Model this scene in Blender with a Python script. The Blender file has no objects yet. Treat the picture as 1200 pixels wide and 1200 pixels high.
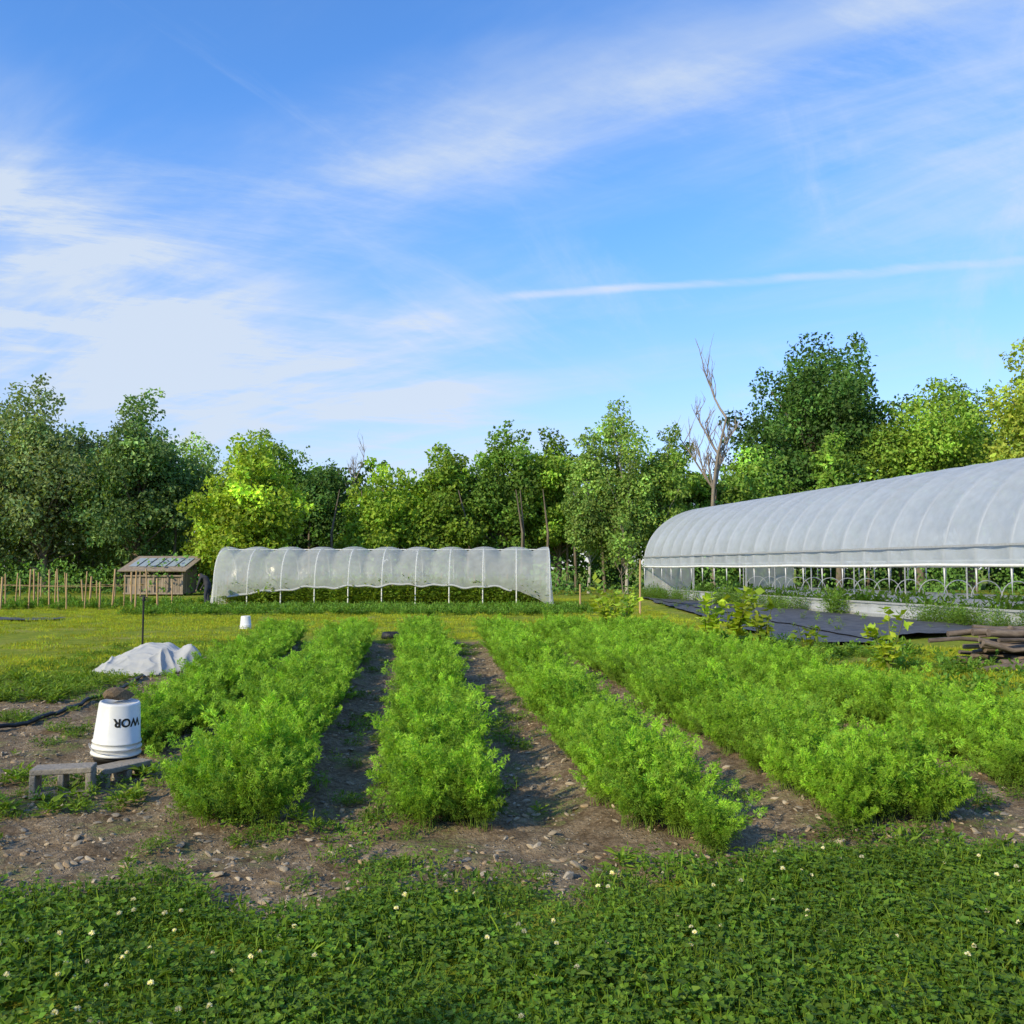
import bpy, math, random
import numpy as np
from mathutils import Vector, Matrix
R=np.random.default_rng(7)
random.seed(7)
sc=bpy.context.scene
rad=math.radians

# ------------------------------------------------------------------ helpers
def link(o,parent=None):
    sc.collection.objects.link(o)
    if parent: o.parent=parent
    return o
def empty(name,loc=(0,0,0),rz=0):
    e=bpy.data.objects.new(name,None); e.location=loc; e.rotation_euler=(0,0,rz); return link(e)

class MB:
    def __init__(s): s.v=[];s.f=[];s.m=[];s.c=[];s.n=0;s.sm=[]
    def add(s,v,f,mat=0,col=(1,1,1),smooth=False):
        v=np.asarray(v,float).reshape(-1,3); f=np.asarray(f,int)
        s.v.append(v); s.f.append(f+s.n); s.m.append(np.full(len(f),mat)); s.sm.append(np.full(len(f),smooth))
        c=np.asarray(col,float)
        if c.ndim==1: c=np.tile(c,(len(v),1))
        s.c.append(c); s.n+=len(v)
    def mesh(s,name,mats):
        me=bpy.data.meshes.new(name)
        V=np.concatenate(s.v); C=np.concatenate(s.c)
        tot=np.concatenate([np.full(len(f),f.shape[1]) for f in s.f])
        loops=np.concatenate([f.ravel() for f in s.f])
        start=np.concatenate([[0],np.cumsum(tot)[:-1]])
        me.vertices.add(len(V)); me.vertices.foreach_set('co',V.astype(np.float32).ravel())
        me.loops.add(len(loops)); me.loops.foreach_set('vertex_index',loops.astype(np.int32))
        me.polygons.add(len(tot)); me.polygons.foreach_set('loop_start',start.astype(np.int32))
        for m in mats: me.materials.append(m)
        me.polygons.foreach_set('material_index',np.concatenate(s.m).astype(np.int32))
        me.polygons.foreach_set('use_smooth',np.concatenate(s.sm))
        me.update(calc_edges=True)
        a=me.attributes.new('col','FLOAT_COLOR','POINT')
        a.data.foreach_set('color',np.hstack([C,np.ones((len(C),1))]).astype(np.float32).ravel())
        me.validate()
        return me
    def obj(s,name,mats,parent=None,loc=(0,0,0),do_link=True):
        o=bpy.data.objects.new(name,s.mesh(name,mats)); o.location=loc
        if do_link: link(o,parent)
        return o
    def tube(s,pts,rr,n=6,mat=0,col=(1,1,1),cap=True):
        P=np.asarray(pts,float); k=len(P); rr=np.broadcast_to(np.asarray(rr,float),(k,))
        T=np.gradient(P,axis=0); T/=np.linalg.norm(T,axis=1,keepdims=True)+1e-9
        ref=np.array([0,0,1.]) if abs(T[:,2]).mean()<0.8 else np.array([1.,0,0])
        A=np.cross(T,ref); A/=np.linalg.norm(A,axis=1,keepdims=True)+1e-9
        B=np.cross(T,A); th=np.linspace(0,2*np.pi,n,endpoint=False)
        V=P[:,None]+rr[:,None,None]*(np.cos(th)[None,:,None]*A[:,None]+np.sin(th)[None,:,None]*B[:,None])
        i,j=np.meshgrid(np.arange(k-1),np.arange(n),indexing='ij'); j2=(j+1)%n
        F=np.stack([i*n+j,i*n+j2,(i+1)*n+j2,(i+1)*n+j],-1).reshape(-1,4)
        s.add(V.reshape(-1,3),F,mat,col,True)
        if cap:
            for q in (0,k-1):
                ring=V[q]; c=ring.mean(0)
                s.add(np.vstack([ring,c]),[[a,(a+1)%n,n] for a in range(n)],mat,col)
    def box(s,c,d,mat=0,col=(1,1,1),M=None):
        x,y,z=np.array(d)/2
        v=np.array([[-x,-y,-z],[x,-y,-z],[x,y,-z],[-x,y,-z],[-x,-y,z],[x,-y,z],[x,y,z],[-x,y,z]])
        if M is not None: v=v@np.array(M.to_3x3()).T
        v=v+np.array(c)
        s.add(v,[[0,3,2,1],[4,5,6,7],[0,1,5,4],[1,2,6,5],[2,3,7,6],[3,0,4,7]],mat,col)
    def grid(s,P,mat=0,col=(1,1,1),smooth=True):
        a,b=P.shape[:2]; i,j=np.meshgrid(np.arange(a-1),np.arange(b-1),indexing='ij')
        F=np.stack([i*b+j,(i+1)*b+j,(i+1)*b+j+1,i*b+j+1],-1).reshape(-1,4)
        s.add(P.reshape(-1,3),F,mat,col,smooth)

def unit(v): return v/(np.linalg.norm(v,axis=-1,keepdims=True)+1e-9)
def leaves(mb,pos,dirs,nrm,L,W,col,mat=0,bend=0.15):
    d=unit(dirs); side=unit(np.cross(d,nrm)); up=np.cross(side,d)
    L=np.broadcast_to(L,(len(pos),))[:,None]; W=np.broadcast_to(W,(len(pos),))[:,None]
    a=pos; b=pos+d*L*.45+side*W*.5+up*L*bend; c=pos+d*L; e=pos+d*L*.45-side*W*.5+up*L*bend
    V=np.stack([a,b,c,e],1).reshape(-1,3)
    F=np.arange(len(pos)*4).reshape(-1,4)
    mb.add(V,F,mat,np.repeat(col,4,axis=0))

def vnoise(x,y,s=0):
    x=np.asarray(x,float);y=np.asarray(y,float)
    xi=np.floor(x).astype(np.int64); yi=np.floor(y).astype(np.int64); fx=x-xi; fy=y-yi
    def h(a,b):
        n=(a*374761393+b*668265263+s*974711)&0xffffffff
        n=((n^(n>>13))*1274126177)&0xffffffff
        return ((n^(n>>16))&0xffff)/65535.
    fx=fx*fx*(3-2*fx); fy=fy*fy*(3-2*fy)
    return (h(xi,yi)*(1-fx)+h(xi+1,yi)*fx)*(1-fy)+(h(xi,yi+1)*(1-fx)+h(xi+1,yi+1)*fx)*fy
def fbm(x,y,s=0,o=3):
    r=0;a=.5;t=0
    for i in range(o):
        r=r+a*vnoise(x*2**i,y*2**i,s+i*7); t+=a; a*=.5
    return r/t
def sstep(a,b,x):
    t=np.clip((x-a)/(b-a),0,1); return t*t*(3-2*t)

# ------------------------------------------------------------------ materials
def newmat(name):
    m=bpy.data.materials.new(name); m.use_nodes=True; nt=m.node_tree; nt.nodes.clear()
    out=nt.nodes.new('ShaderNodeOutputMaterial'); return m,nt,out
def N(nt,t,**k):
    n=nt.nodes.new(t)
    for a,b in k.items():
        if a in n.inputs.keys(): n.inputs[a].default_value=b
        else: setattr(n,a,b)
    return n
def mixc(nt,fac,a,b,bt='MIX'):
    n=nt.nodes.new('ShaderNodeMix'); n.data_type='RGBA'; n.blend_type=bt
    for sck,v in ((n.inputs[0],fac),(n.inputs[6],a),(n.inputs[7],b)):
        if isinstance(v,bpy.types.NodeSocket): nt.links.new(v,sck)
        elif isinstance(v,(int,float)): sck.default_value=v
        else: sck.default_value=(*v,1) if len(v)==3 else v
    return n.outputs[2]
def mth(nt,op,a,b=0.0,c=None,clamp=False):
    n=nt.nodes.new('ShaderNodeMath'); n.operation=op; n.use_clamp=clamp
    for i,v in enumerate((a,b,c)):
        if v is None: continue
        if isinstance(v,bpy.types.NodeSocket): nt.links.new(v,n.inputs[i])
        else: n.inputs[i].default_value=v
    return n.outputs[0]
def leafmat(name,trans=0.35,rand=0.35,rough=.55):
    m,nt,out=newmat(name); L=nt.links
    at=N(nt,'ShaderNodeAttribute',attribute_name='col')
    oi=N(nt,'ShaderNodeObjectInfo')
    mr=N(nt,'ShaderNodeMapRange'); L.new(oi.outputs['Random'],mr.inputs[0]); mr.inputs[3].default_value=1-rand; mr.inputs[4].default_value=1+rand
    col=mixc(nt,1.0,at.outputs['Color'],mr.outputs[0],'MULTIPLY')
    p=N(nt,'ShaderNodeBsdfPrincipled',Roughness=rough); p.inputs['Specular IOR Level'].default_value=.2
    L.new(col,p.inputs['Base Color'])
    t=N(nt,'ShaderNodeBsdfTranslucent'); tc=mixc(nt,1.0,col,(1.8,1.6,.45),'MULTIPLY'); L.new(tc,t.inputs[0])
    mx=N(nt,'ShaderNodeMixShader'); mx.inputs[0].default_value=trans
    L.new(p.outputs[0],mx.inputs[1]); L.new(t.outputs[0],mx.inputs[2]); L.new(mx.outputs[0],out.inputs[0])
    return m
def noisemat(name,c1,c2,scale=5,rough=.8,bump=.3,stretch=(1,1,1),detail=6,metal=0,attr=False):
    m,nt,out=newmat(name); L=nt.links
    tc=N(nt,'ShaderNodeTexCoord'); mp=N(nt,'ShaderNodeMapping'); mp.inputs['Scale'].default_value=stretch
    L.new(tc.outputs['Object'],mp.inputs[0])
    n=N(nt,'ShaderNodeTexNoise',Scale=scale,Detail=detail,Roughness=.65); L.new(mp.outputs[0],n.inputs['Vector'])
    r=N(nt,'ShaderNodeMapRange'); r.inputs[1].default_value=.3; r.inputs[2].default_value=.7; L.new(n.outputs[0],r.inputs[0])
    col=mixc(nt,r.outputs[0],c1,c2)
    if attr:
        at=N(nt,'ShaderNodeAttribute',attribute_name='col'); col=mixc(nt,1.0,col,at.outputs['Color'],'MULTIPLY')
    p=N(nt,'ShaderNodeBsdfPrincipled',Roughness=rough,Metallic=metal); L.new(col,p.inputs['Base Color'])
    p.inputs['Specular IOR Level'].default_value=.3
    b=N(nt,'ShaderNodeBump',Strength=bump); b.inputs['Distance'].default_value=.02
    L.new(n.outputs[0],b.inputs['Height']); L.new(b.outputs[0],p.inputs['Normal']); L.new(p.outputs[0],out.inputs[0])
    return m
def film(name,col=(.8,.83,.86),trans=.5,alpha=.8,gloss=.08,dirt=.15,grough=.25,bump=.35):
    m,nt,out=newmat(name); L=nt.links
    tc=N(nt,'ShaderNodeTexCoord'); n=N(nt,'ShaderNodeTexNoise',Scale=.8,Detail=6); L.new(tc.outputs['Object'],n.inputs['Vector'])
    f=mth(nt,'MULTIPLY',n.outputs[0],dirt*1.6)
    c=mixc(nt,f,col,tuple(x*.55 for x in col))
    n2=N(nt,'ShaderNodeTexNoise',Scale=3,Detail=3); L.new(tc.outputs['Object'],n2.inputs['Vector'])
    b=N(nt,'ShaderNodeBump',Strength=bump); b.inputs['Distance'].default_value=.05; L.new(n2.outputs[0],b.inputs['Height'])
    d=N(nt,'ShaderNodeBsdfDiffuse'); t=N(nt,'ShaderNodeBsdfTranslucent'); g=N(nt,'ShaderNodeBsdfGlossy',Roughness=grough); tr=N(nt,'ShaderNodeBsdfTransparent')
    L.new(c,d.inputs[0]); L.new(c,t.inputs[0]); L.new(b.outputs[0],d.inputs['Normal']); L.new(b.outputs[0],g.inputs['Normal'])
    def mix(fac,a,bb):
        x=N(nt,'ShaderNodeMixShader')
        if isinstance(fac,float): x.inputs[0].default_value=fac
        else: L.new(fac,x.inputs[0])
        L.new(a,x.inputs[1]); L.new(bb,x.inputs[2]); return x.outputs[0]
    s=mix(float(trans),d.outputs[0],t.outputs[0]); s=mix(float(gloss),s,g.outputs[0])
    al=mth(nt,'ADD',alpha-.14,mth(nt,'MULTIPLY',n2.outputs[0],.28)) if alpha<.94 else float(alpha)
    s=mix(al,tr.outputs[0],s); L.new(s,out.inputs[0]); return m

M_leaf=leafmat('foliage',.30,.0)
M_crop=leafmat('crop_foliage',.34,.30)
M_bark=noisemat('bark',(.09,.07,.05),(.20,.165,.13),6,.9,.6,(1,1,.2))
M_bark_pale=noisemat('bark_pale',(.26,.24,.2),(.45,.43,.38),6,.9,.6,(1,1,.3))
M_deadwood=noisemat('dead_wood',(.16,.13,.11),(.30,.26,.22),8,.9,.4,(1,1,.2))
M_stake=noisemat('stake_wood',(.35,.22,.11),(.52,.36,.2),8,.8,.3,(1,1,.1))
M_steel=noisemat('galvanised_steel',(.34,.35,.37),(.48,.49,.51),12,.45,.1,metal=.3)
M_whitepipe=noisemat('white_pipe',(.6,.6,.58),(.75,.75,.73),5,.5,.1)
M_stone=noisemat('stone',(.24,.205,.16),(.50,.44,.36),25,.9,.5,attr=True)

# ------------------------------------------------------------------ world / sky
SUN_EL=rad(28); sx,sy=-.68,-.733
w=bpy.data.worlds.new('World'); sc.world=w; w.use_nodes=True; nt=w.node_tree; nt.nodes.clear(); L=nt.links
wo=N(nt,'ShaderNodeOutputWorld'); bg=N(nt,'ShaderNodeBackground',Strength=.15); L.new(bg.outputs[0],wo.inputs[0])
sky=N(nt,'ShaderNodeTexSky'); sky.sky_type='NISHITA'; sky.sun_disc=False; sky.sun_elevation=SUN_EL
sky.sun_rotation=math.atan2(sx,sy); sky.air_density=1.0; sky.dust_density=.6; sky.ozone_density=2.2; sky.altitude=100
tc=N(nt,'ShaderNodeTexCoord'); sep=N(nt,'ShaderNodeSeparateXYZ'); L.new(tc.outputs['Generated'],sep.inputs[0])
X,Y,Z=sep.outputs
def dot(n):
    d=N(nt,'ShaderNodeVectorMath',operation='DOT_PRODUCT'); L.new(tc.outputs['Generated'],d.inputs[0]); d.inputs[1].default_value=n; return d.outputs['Value']
def skynoise(rot,scale,sc3,detail=7,rough=.6,dist=.4):
    zz=mth(nt,'ADD',mth(nt,'MAXIMUM',Z,0.0),.12)
    cx=N(nt,'ShaderNodeCombineXYZ'); L.new(mth(nt,'DIVIDE',X,zz),cx.inputs[0]); L.new(mth(nt,'DIVIDE',Y,zz),cx.inputs[1])
    mp=N(nt,'ShaderNodeMapping'); mp.vector_type='TEXTURE'; mp.inputs['Rotation'].default_value=(0,0,rot); mp.inputs['Scale'].default_value=sc3
    L.new(cx.outputs[0],mp.inputs[0])
    n=N(nt,'ShaderNodeTexNoise',Scale=scale,Detail=detail,Roughness=rough,Distortion=dist); L.new(mp.outputs[0],n.inputs['Vector']); return n.outputs[0]
def ss(v,a,b):
    r=N(nt,'ShaderNodeMapRange',interpolation_type='SMOOTHSTEP'); L.new(v,r.inputs[0]); r.inputs[1].default_value=a; r.inputs[2].default_value=b; return r.outputs[0]
nA=skynoise(rad(-35),1.6,(3.5,1,1)); nB=skynoise(rad(-20),.9,(2,1,1),5); nC=skynoise(rad(20),3.5,(3,1,1),8,.7); nD=skynoise(rad(62),2.6,(4,1,1),8,.65,.8)
wob=mth(nt,'MULTIPLY',mth(nt,'SUBTRACT',nB,.5),.22)
def band(n,width,amp,off=0.0,wobble=True):
    d=dot(n)
    if wobble: d=mth(nt,'ADD',d,wob)
    d=mth(nt,'ABSOLUTE',mth(nt,'ADD',d,off))
    return mth(nt,'MULTIPLY',mth(nt,'SUBTRACT',1.0,ss(d,0,width)),amp)
tanx=mth(nt,'DIVIDE',X,mth(nt,'MAXIMUM',Y,.05))
b1=band((.2268,.4495,-.8640),.12,.66,-.015)
b2=mth(nt,'MULTIPLY',band((-.2694,.1518,-.9509),.15,1.15,-.015),mth(nt,'SUBTRACT',1.0,ss(tanx,-.12,.12)))
b3=mth(nt,'MULTIPLY',band((.10,.30,-.95),.11,.5,.06),ss(tanx,.15,.5))
b4=mth(nt,'MULTIPLY',band((-.80,.10,-.60),.14,.55,-.25),mth(nt,'SUBTRACT',1.0,ss(tanx,-.42,-.2)))
streak=mth(nt,'ADD',mth(nt,'MULTIPLY',ss(nA,.36,.68),.7),mth(nt,'MULTIPLY',ss(nC,.4,.7),.5))
bands=mth(nt,'ADD',mth(nt,'ADD',mth(nt,'ADD',b1,b2),b3),b4)
cl=mth(nt,'MULTIPLY',bands,mth(nt,'ADD',streak,.12))
gen=mth(nt,'MULTIPLY',ss(mth(nt,'MULTIPLY',nA,mth(nt,'ADD',nB,.5)),.44,.85),.42)
gen=mth(nt,'ADD',gen,mth(nt,'MULTIPLY',ss(mth(nt,'MULTIPLY',nD,mth(nt,'ADD',nB,.5)),.50,.80),.30))
cl=mth(nt,'ADD',cl,gen)
ctd=mth(nt,'ABSOLUTE',mth(nt,'ADD',dot((.0672,.2965,-.9527)),mth(nt,'MULTIPLY',mth(nt,'SUBTRACT',nC,.5),.012)))
ct=mth(nt,'MULTIPLY',mth(nt,'SUBTRACT',1.0,ss(ctd,.0005,.0065)),mth(nt,'MULTIPLY',ss(tanx,-.08,.05),mth(nt,'ADD',mth(nt,'MULTIPLY',nC,1.1),-.2)))
ct=mth(nt,'MULTIPLY',ct,mth(nt,'SUBTRACT',1.0,mth(nt,'MULTIPLY',ss(tanx,.38,.5),.5)))
cl=mth(nt,'ADD',cl,mth(nt,'MULTIPLY',ct,1.4))
haze=mth(nt,'MULTIPLY',mth(nt,'SUBTRACT',1.0,ss(Z,.0,.40)),.22)
cl=mth(nt,'MINIMUM',mth(nt,'ADD',cl,haze),.9)
skym=mixc(nt,ss(Z,.02,.42),(1.06,1.08,1.35),(.82,1.36,1.95))
skyc=mixc(nt,1.0,sky.outputs[0],skym,'MULTIPLY')
fin=mixc(nt,cl,skyc,(4.6,5.2,6.0))
L.new(fin,bg.inputs[0])

sl=bpy.data.lights.new('sun','SUN'); sl.energy=5.0; sl.angle=rad(.5); sl.color=(1,.86,.56)
so=link(bpy.data.objects.new('sun',sl)); 
sd=Vector((sx*math.cos(SUN_EL),sy*math.cos(SUN_EL),math.sin(SUN_EL)))
so.rotation_euler=sd.to_track_quat('Z','Y').to_euler(); so.location=sd*60

# ------------------------------------------------------------------ camera
cam=bpy.data.cameras.new('camera'); co=link(bpy.data.objects.new('camera',cam)); co.location=(0,0,1.6)
co.rotation_euler=(rad(90+3.63),0,0); cam.sensor_width=36; cam.lens=31.2; cam.clip_end=3000; sc.camera=co

# ------------------------------------------------------------------ beds
BEDS=[((-3.00,7.7),(-4.85,19.2),.58),((-1.76,5.7),(-3.45,19.4),.70),((-.45,5.6),(-1.98,19.4),.58),
      ((.88,5.45),(-.35,19.9),.60),((2.35,5.6),(1.0,20.6),.92),((4.05,6.6),(2.4,20.6),1.05)]
def bedcoord(i,x,y):
    (x0,y0),(x1,y1),wd=BEDS[i]; t=(y-y0)/(y1-y0); return x-(x0+(x1-x0)*t),t
def soilmask(x,y):
    n=fbm(x*.9,y*.9,3)-.5
    near=sstep(-.35,.45,y-(4.5+.2*x)+n*1.6+.5*(fbm(x*3,y*3,66)-.5))
    yf=np.where(x<-5.6,13.2+ (x+5.6)*.05,19.3)
    far=1-sstep(-.7,.6,y-yf+n*2.0)
    right=1-sstep(-.3,.4,x-(5.0-(y-7)*.125)+n*.8)
    left=sstep(-.5,.5,x+12+n)
    return near*far*right*left
def gz(x,y):
    x=np.asarray(x,float);y=np.asarray(y,float)
    z=.03*(fbm(x*.5,y*.5,11)-.5)
    s=soilmask(x,y)
    z=z+s*(.06*(fbm(x*5,y*5,5,3)-.5)+.03*(vnoise(x*15,y*15,8)-.5))
    for i in range(6):
        d,t=bedcoord(i,x,y); wd=BEDS[i][2]+.15
        z=z+.05*(1-sstep(wd*.4,wd*.75,np.abs(d)))*sstep(-.03,.03,t)*(1-sstep(.99,1.03,t))
    return z

def axis(a,b,st,lo,hi):
    mid=np.arange(a,b+1e-6,st); l=[a];s_=st
    while l[-1]>lo: s_*=1.28; l.append(l[-1]-s_)
    r=[b];s_=st
    while r[-1]<hi: s_*=1.28; r.append(r[-1]+s_)
    return np.concatenate([np.array(l[1:])[::-1],mid,np.array(r[1:])])
gx=axis(-9,9,.05,-900,900); gy=axis(2.5,21,.05,-900,1200)
GX,GY=np.meshgrid(gx,gy,indexing='ij'); P=np.stack([GX,GY,gz(GX,GY)],-1)
sm=soilmask(GX,GY).ravel()
mb=MB(); mb.grid(P,0,np.stack([sm,sm,sm],-1))
m,nt,out=newmat('ground_soil_and_lawn'); L=nt.links
tc=N(nt,'ShaderNodeTexCoord'); at=N(nt,'ShaderNodeAttribute',attribute_name='col')
def nz(scale,detail=6,rough=.6):
    n=N(nt,'ShaderNodeTexNoise',Scale=scale,Detail=detail,Roughness=rough); L.new(tc.outputs['Object'],n.inputs['Vector']); return n.outputs[0]
def rng(v,a,b):
    r=N(nt,'ShaderNodeMapRange',interpolation_type='SMOOTHSTEP'); L.new(v,r.inputs[0]); r.inputs[1].default_value=a; r.inputs[2].default_value=b; return r.outputs[0]
n_big=nz(.35,4); n_mid=nz(3,6,.7); n_fine=nz(26,6,.7)
soil=mixc(nt,rng(n_mid,.3,.7),(.22,.155,.095),(.43,.335,.225))
soil=mixc(nt,rng(n_fine,.35,.7),mixc(nt,1.0,soil,(.45,.43,.40),'MULTIPLY'),soil)
vo=N(nt,'ShaderNodeTexVoronoi',Scale=42); L.new(tc.outputs['Object'],vo.inputs['Vector'])
vsep=N(nt,'ShaderNodeSeparateXYZ'); L.new(vo.outputs['Color'],vsep.inputs[0])
peb=mth(nt,'MULTIPLY',mth(nt,'SUBTRACT',1.0,rng(vo.outputs['Distance'],.2,.38)),mth(nt,'MULTIPLY',rng(n_mid,.38,.55),rng(vsep.outputs[0],.35,.5)))
soil=mixc(nt,mth(nt,'MULTIPLY',peb,.7),soil,mixc(nt,vsep.outputs[1],(.26,.22,.17),(.56,.49,.40)))
grass=mixc(nt,rng(n_mid,.3,.7),(.18,.25,.022),(.36,.38,.045))
grass=mixc(nt,mth(nt,'MULTIPLY',rng(n_big,.48,.66),.55),grass,(.44,.38,.12))
grass=mixc(nt,rng(n_fine,.35,.65),mixc(nt,1.0,grass,(.6,.65,.5),'MULTIPLY'),grass)
fac=rng(mth(nt,'ADD',at.outputs['Fac'],mth(nt,'MULTIPLY',mth(nt,'SUBTRACT',n_mid,.5),.9)),.4,.6)
veg=mth(nt,'MULTIPLY',rng(nz(1.3,5,.65),.52,.64),rng(n_fine,.4,.6))
soil2=mixc(nt,mth(nt,'MULTIPLY',veg,.8),soil,(.13,.19,.03))
p=N(nt,'ShaderNodeBsdfPrincipled',Roughness=.95); p.inputs['Specular IOR Level'].default_value=.1
L.new(mixc(nt,fac,grass,soil2),p.inputs['Base Color'])
b=N(nt,'ShaderNodeBump',Strength=.9); b.inputs['Distance'].default_value=.035
L.new(mth(nt,'ADD',n_fine,mth(nt,'MULTIPLY',peb,.6)),b.inputs['Height']); L.new(b.outputs[0],p.inputs['Normal']); L.new(p.outputs[0],out.inputs[0])
mb.obj('ground',[m])

# ------------------------------------------------------------------ scatter via geometry nodes
def scatter(name,protos,pts,scl,rz=None,tilt=.0,parent=None):
    n=len(pts); pts=np.asarray(pts,float)
    me=bpy.data.meshes.new(name); me.vertices.add(n); me.vertices.foreach_set('co',pts.astype(np.float32).ravel())
    rot=np.zeros((n,3)); rot[:,2]=R.uniform(0,6.283,n) if rz is None else rz
    rot[:,:2]=R.normal(0,1,(n,2))*tilt
    a=me.attributes.new('rot','FLOAT_VECTOR','POINT'); a.data.foreach_set('vector',rot.astype(np.float32).ravel())
    a=me.attributes.new('scl','FLOAT','POINT'); a.data.foreach_set('value',np.broadcast_to(scl,(n,)).astype(np.float32).copy())
    a=me.attributes.new('idx','INT','POINT'); a.data.foreach_set('value',R.integers(0,len(protos),n).astype(np.int32))
    o=bpy.data.objects.new(name,me); link(o,parent)
    col=bpy.data.collections.new(name+'_parts')
    for q in protos: col.objects.link(q)
    ng=bpy.data.node_groups.new(name+'_scatter','GeometryNodeTree')
    ng.interface.new_socket('Geometry',in_out='INPUT',socket_type='NodeSocketGeometry')
    ng.interface.new_socket('Geometry',in_out='OUTPUT',socket_type='NodeSocketGeometry')
    gi=ng.nodes.new('NodeGroupInput'); go=ng.nodes.new('NodeGroupOutput')
    ip=ng.nodes.new('GeometryNodeInstanceOnPoints'); ci=ng.nodes.new('GeometryNodeCollectionInfo')
    ci.inputs['Collection'].default_value=col; ci.inputs['Separate Children'].default_value=True; ci.inputs['Reset Children'].default_value=True
    ip.inputs['Pick Instance'].default_value=True
    def na(nm,t):
        x=ng.nodes.new('GeometryNodeInputNamedAttribute'); x.data_type=t; x.inputs[0].default_value=nm; return x.outputs[0]
    Lk=ng.links; Lk.new(gi.outputs[0],ip.inputs['Points']); Lk.new(ci.outputs[0],ip.inputs['Instance'])
    Lk.new(na('idx','INT'),ip.inputs['Instance Index']); Lk.new(na('rot','FLOAT_VECTOR'),ip.inputs['Rotation']); Lk.new(na('scl','FLOAT'),ip.inputs['Scale'])
    Lk.new(ip.outputs[0],go.inputs[0])
    md=o.modifiers.new('scatter','NODES'); md.node_group=ng
    return o
def varcol(base,n,v=.25,hue=.12):
    b=np.array(base)[None]*(1+R.uniform(-v,v,(n,1))); b[:,0]*=1+R.uniform(-hue,hue*2,n); return b

def proto_feather(i):
    mb=MB(); nf=8; tone=R.uniform(.85,1.2)
    for k in range(nf):
        az=R.uniform(0,6.283); lean=R.uniform(.0,.42); Ln=R.uniform(.22,.50); base=np.array([R.normal(0,.03),R.normal(0,.03),0])
        t=np.linspace(0,1,15)[:,None]; hd=np.array([math.cos(az),math.sin(az),0])
        r=Ln*(math.sin(lean)*t+.22*t**2.6); z=Ln*(math.cos(lean)*t-.12*t**3)
        Pt=base+hd*r+np.array([0,0,1.])*z
        mb.tube(Pt[::4],np.linspace(.0026,.001,4),3,0,(.19,.30,.05),cap=False)
        T=unit(np.gradient(Pt,axis=0)); ra=R.uniform(0,6.28)
        for j in range(4,15):
            tt=t[j,0]; pl=.080*(1.12-tt)**.7*R.uniform(.7,1.25); ra+=.8
            e1=unit(np.cross(T[j],np.array([math.cos(ra),math.sin(ra),.1]))); nr_=np.cross(e1,T[j])
            for sgn in (-1,1):
                d0=unit(e1*sgn+T[j]*R.uniform(.6,1.4)+R.normal(0,.14,3))
                nq=6; q=np.linspace(.15,1,nq)[:,None]; pp=Pt[j]+d0*pl*q+np.array([0,0,-.2])*pl*q**2
                for s2 in (-1,1):
                    sd2=unit(np.cross(d0,nr_))*s2
                    dd=unit(sd2+d0*1.1+R.normal(0,.4,(nq,3)))
                    ll=.028*(1.15-.5*q[:,0])*R.uniform(.7,1.35,nq)
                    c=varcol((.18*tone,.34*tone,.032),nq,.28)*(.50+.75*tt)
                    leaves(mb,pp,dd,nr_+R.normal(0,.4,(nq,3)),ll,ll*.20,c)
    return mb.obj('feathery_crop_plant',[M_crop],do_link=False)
feathers=[proto_feather(i) for i in range(6)]

def proto_clover(i):
    mb=MB(); n=62; rr=np.sqrt(R.uniform(0,1,n))*.18; th=R.uniform(0,6.283,n)
    h=R.uniform(.02,.095,n); C=np.stack([rr*np.cos(th),rr*np.sin(th),h],-1)
    for k in range(3):
        a=th*3+k*2.094
        d=np.stack([np.cos(a),np.sin(a),R.uniform(-.1,.45,n)],-1)
        s_=R.uniform(.012,.026,n)
        leaves(mb,C,d,np.array([[0,0,1.]])+R.normal(0,.35,(n,3)),s_,s_*.95,varcol((.112,.215,.022),n,.38),bend=.12)
    n=36; rr=np.sqrt(R.uniform(0,1,n))*.17; th=R.uniform(0,6.283,n)
    C=np.stack([rr*np.cos(th),rr*np.sin(th),np.zeros(n)],-1)
    leaves(mb,C,np.array([[0,0,1.]])+R.normal(0,.45,(n,3)),R.normal(0,1,(n,3)),R.uniform(.05,.14,n),.006,varcol((.16,.265,.03),n),bend=.05)
    n=22; rr=np.sqrt(R.uniform(0,1,n))*.17; th=R.uniform(0,6.283,n)
    C=np.stack([rr*np.cos(th),rr*np.sin(th),R.uniform(.01,.07,n)],-1)
    leaves(mb,C,np.array([[0,0,.5]])+R.normal(0,.7,(n,3)),np.array([[0,0,1.]])+R.normal(0,.3,(n,3)),R.uniform(.03,.06,n),R.uniform(.014,.026,n),varcol((.10,.19,.023),n))
    return mb.obj('clover_patch',[M_crop],do_link=False)
clovers=[proto_clover(i) for i in range(5)]

def proto_grass(i):
    mb=MB(); n=90; rr=np.sqrt(R.uniform(0,1,n))*.36; th=R.uniform(0,6.283,n)
    C=np.stack([rr*np.cos(th),rr*np.sin(th),np.zeros(n)],-1)
    leaves(mb,C,np.array([[0,0,1.]])+R.normal(0,.5,(n,3)),R.normal(0,1,(n,3)),R.uniform(.04,.11,n),R.uniform(.010,.018,n),varcol((.29,.37,.03),n,.3,.2),bend=.05)
    return mb.obj('grass_tuft',[M_crop],do_link=False)
grasses=[proto_grass(i) for i in range(4)]

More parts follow.
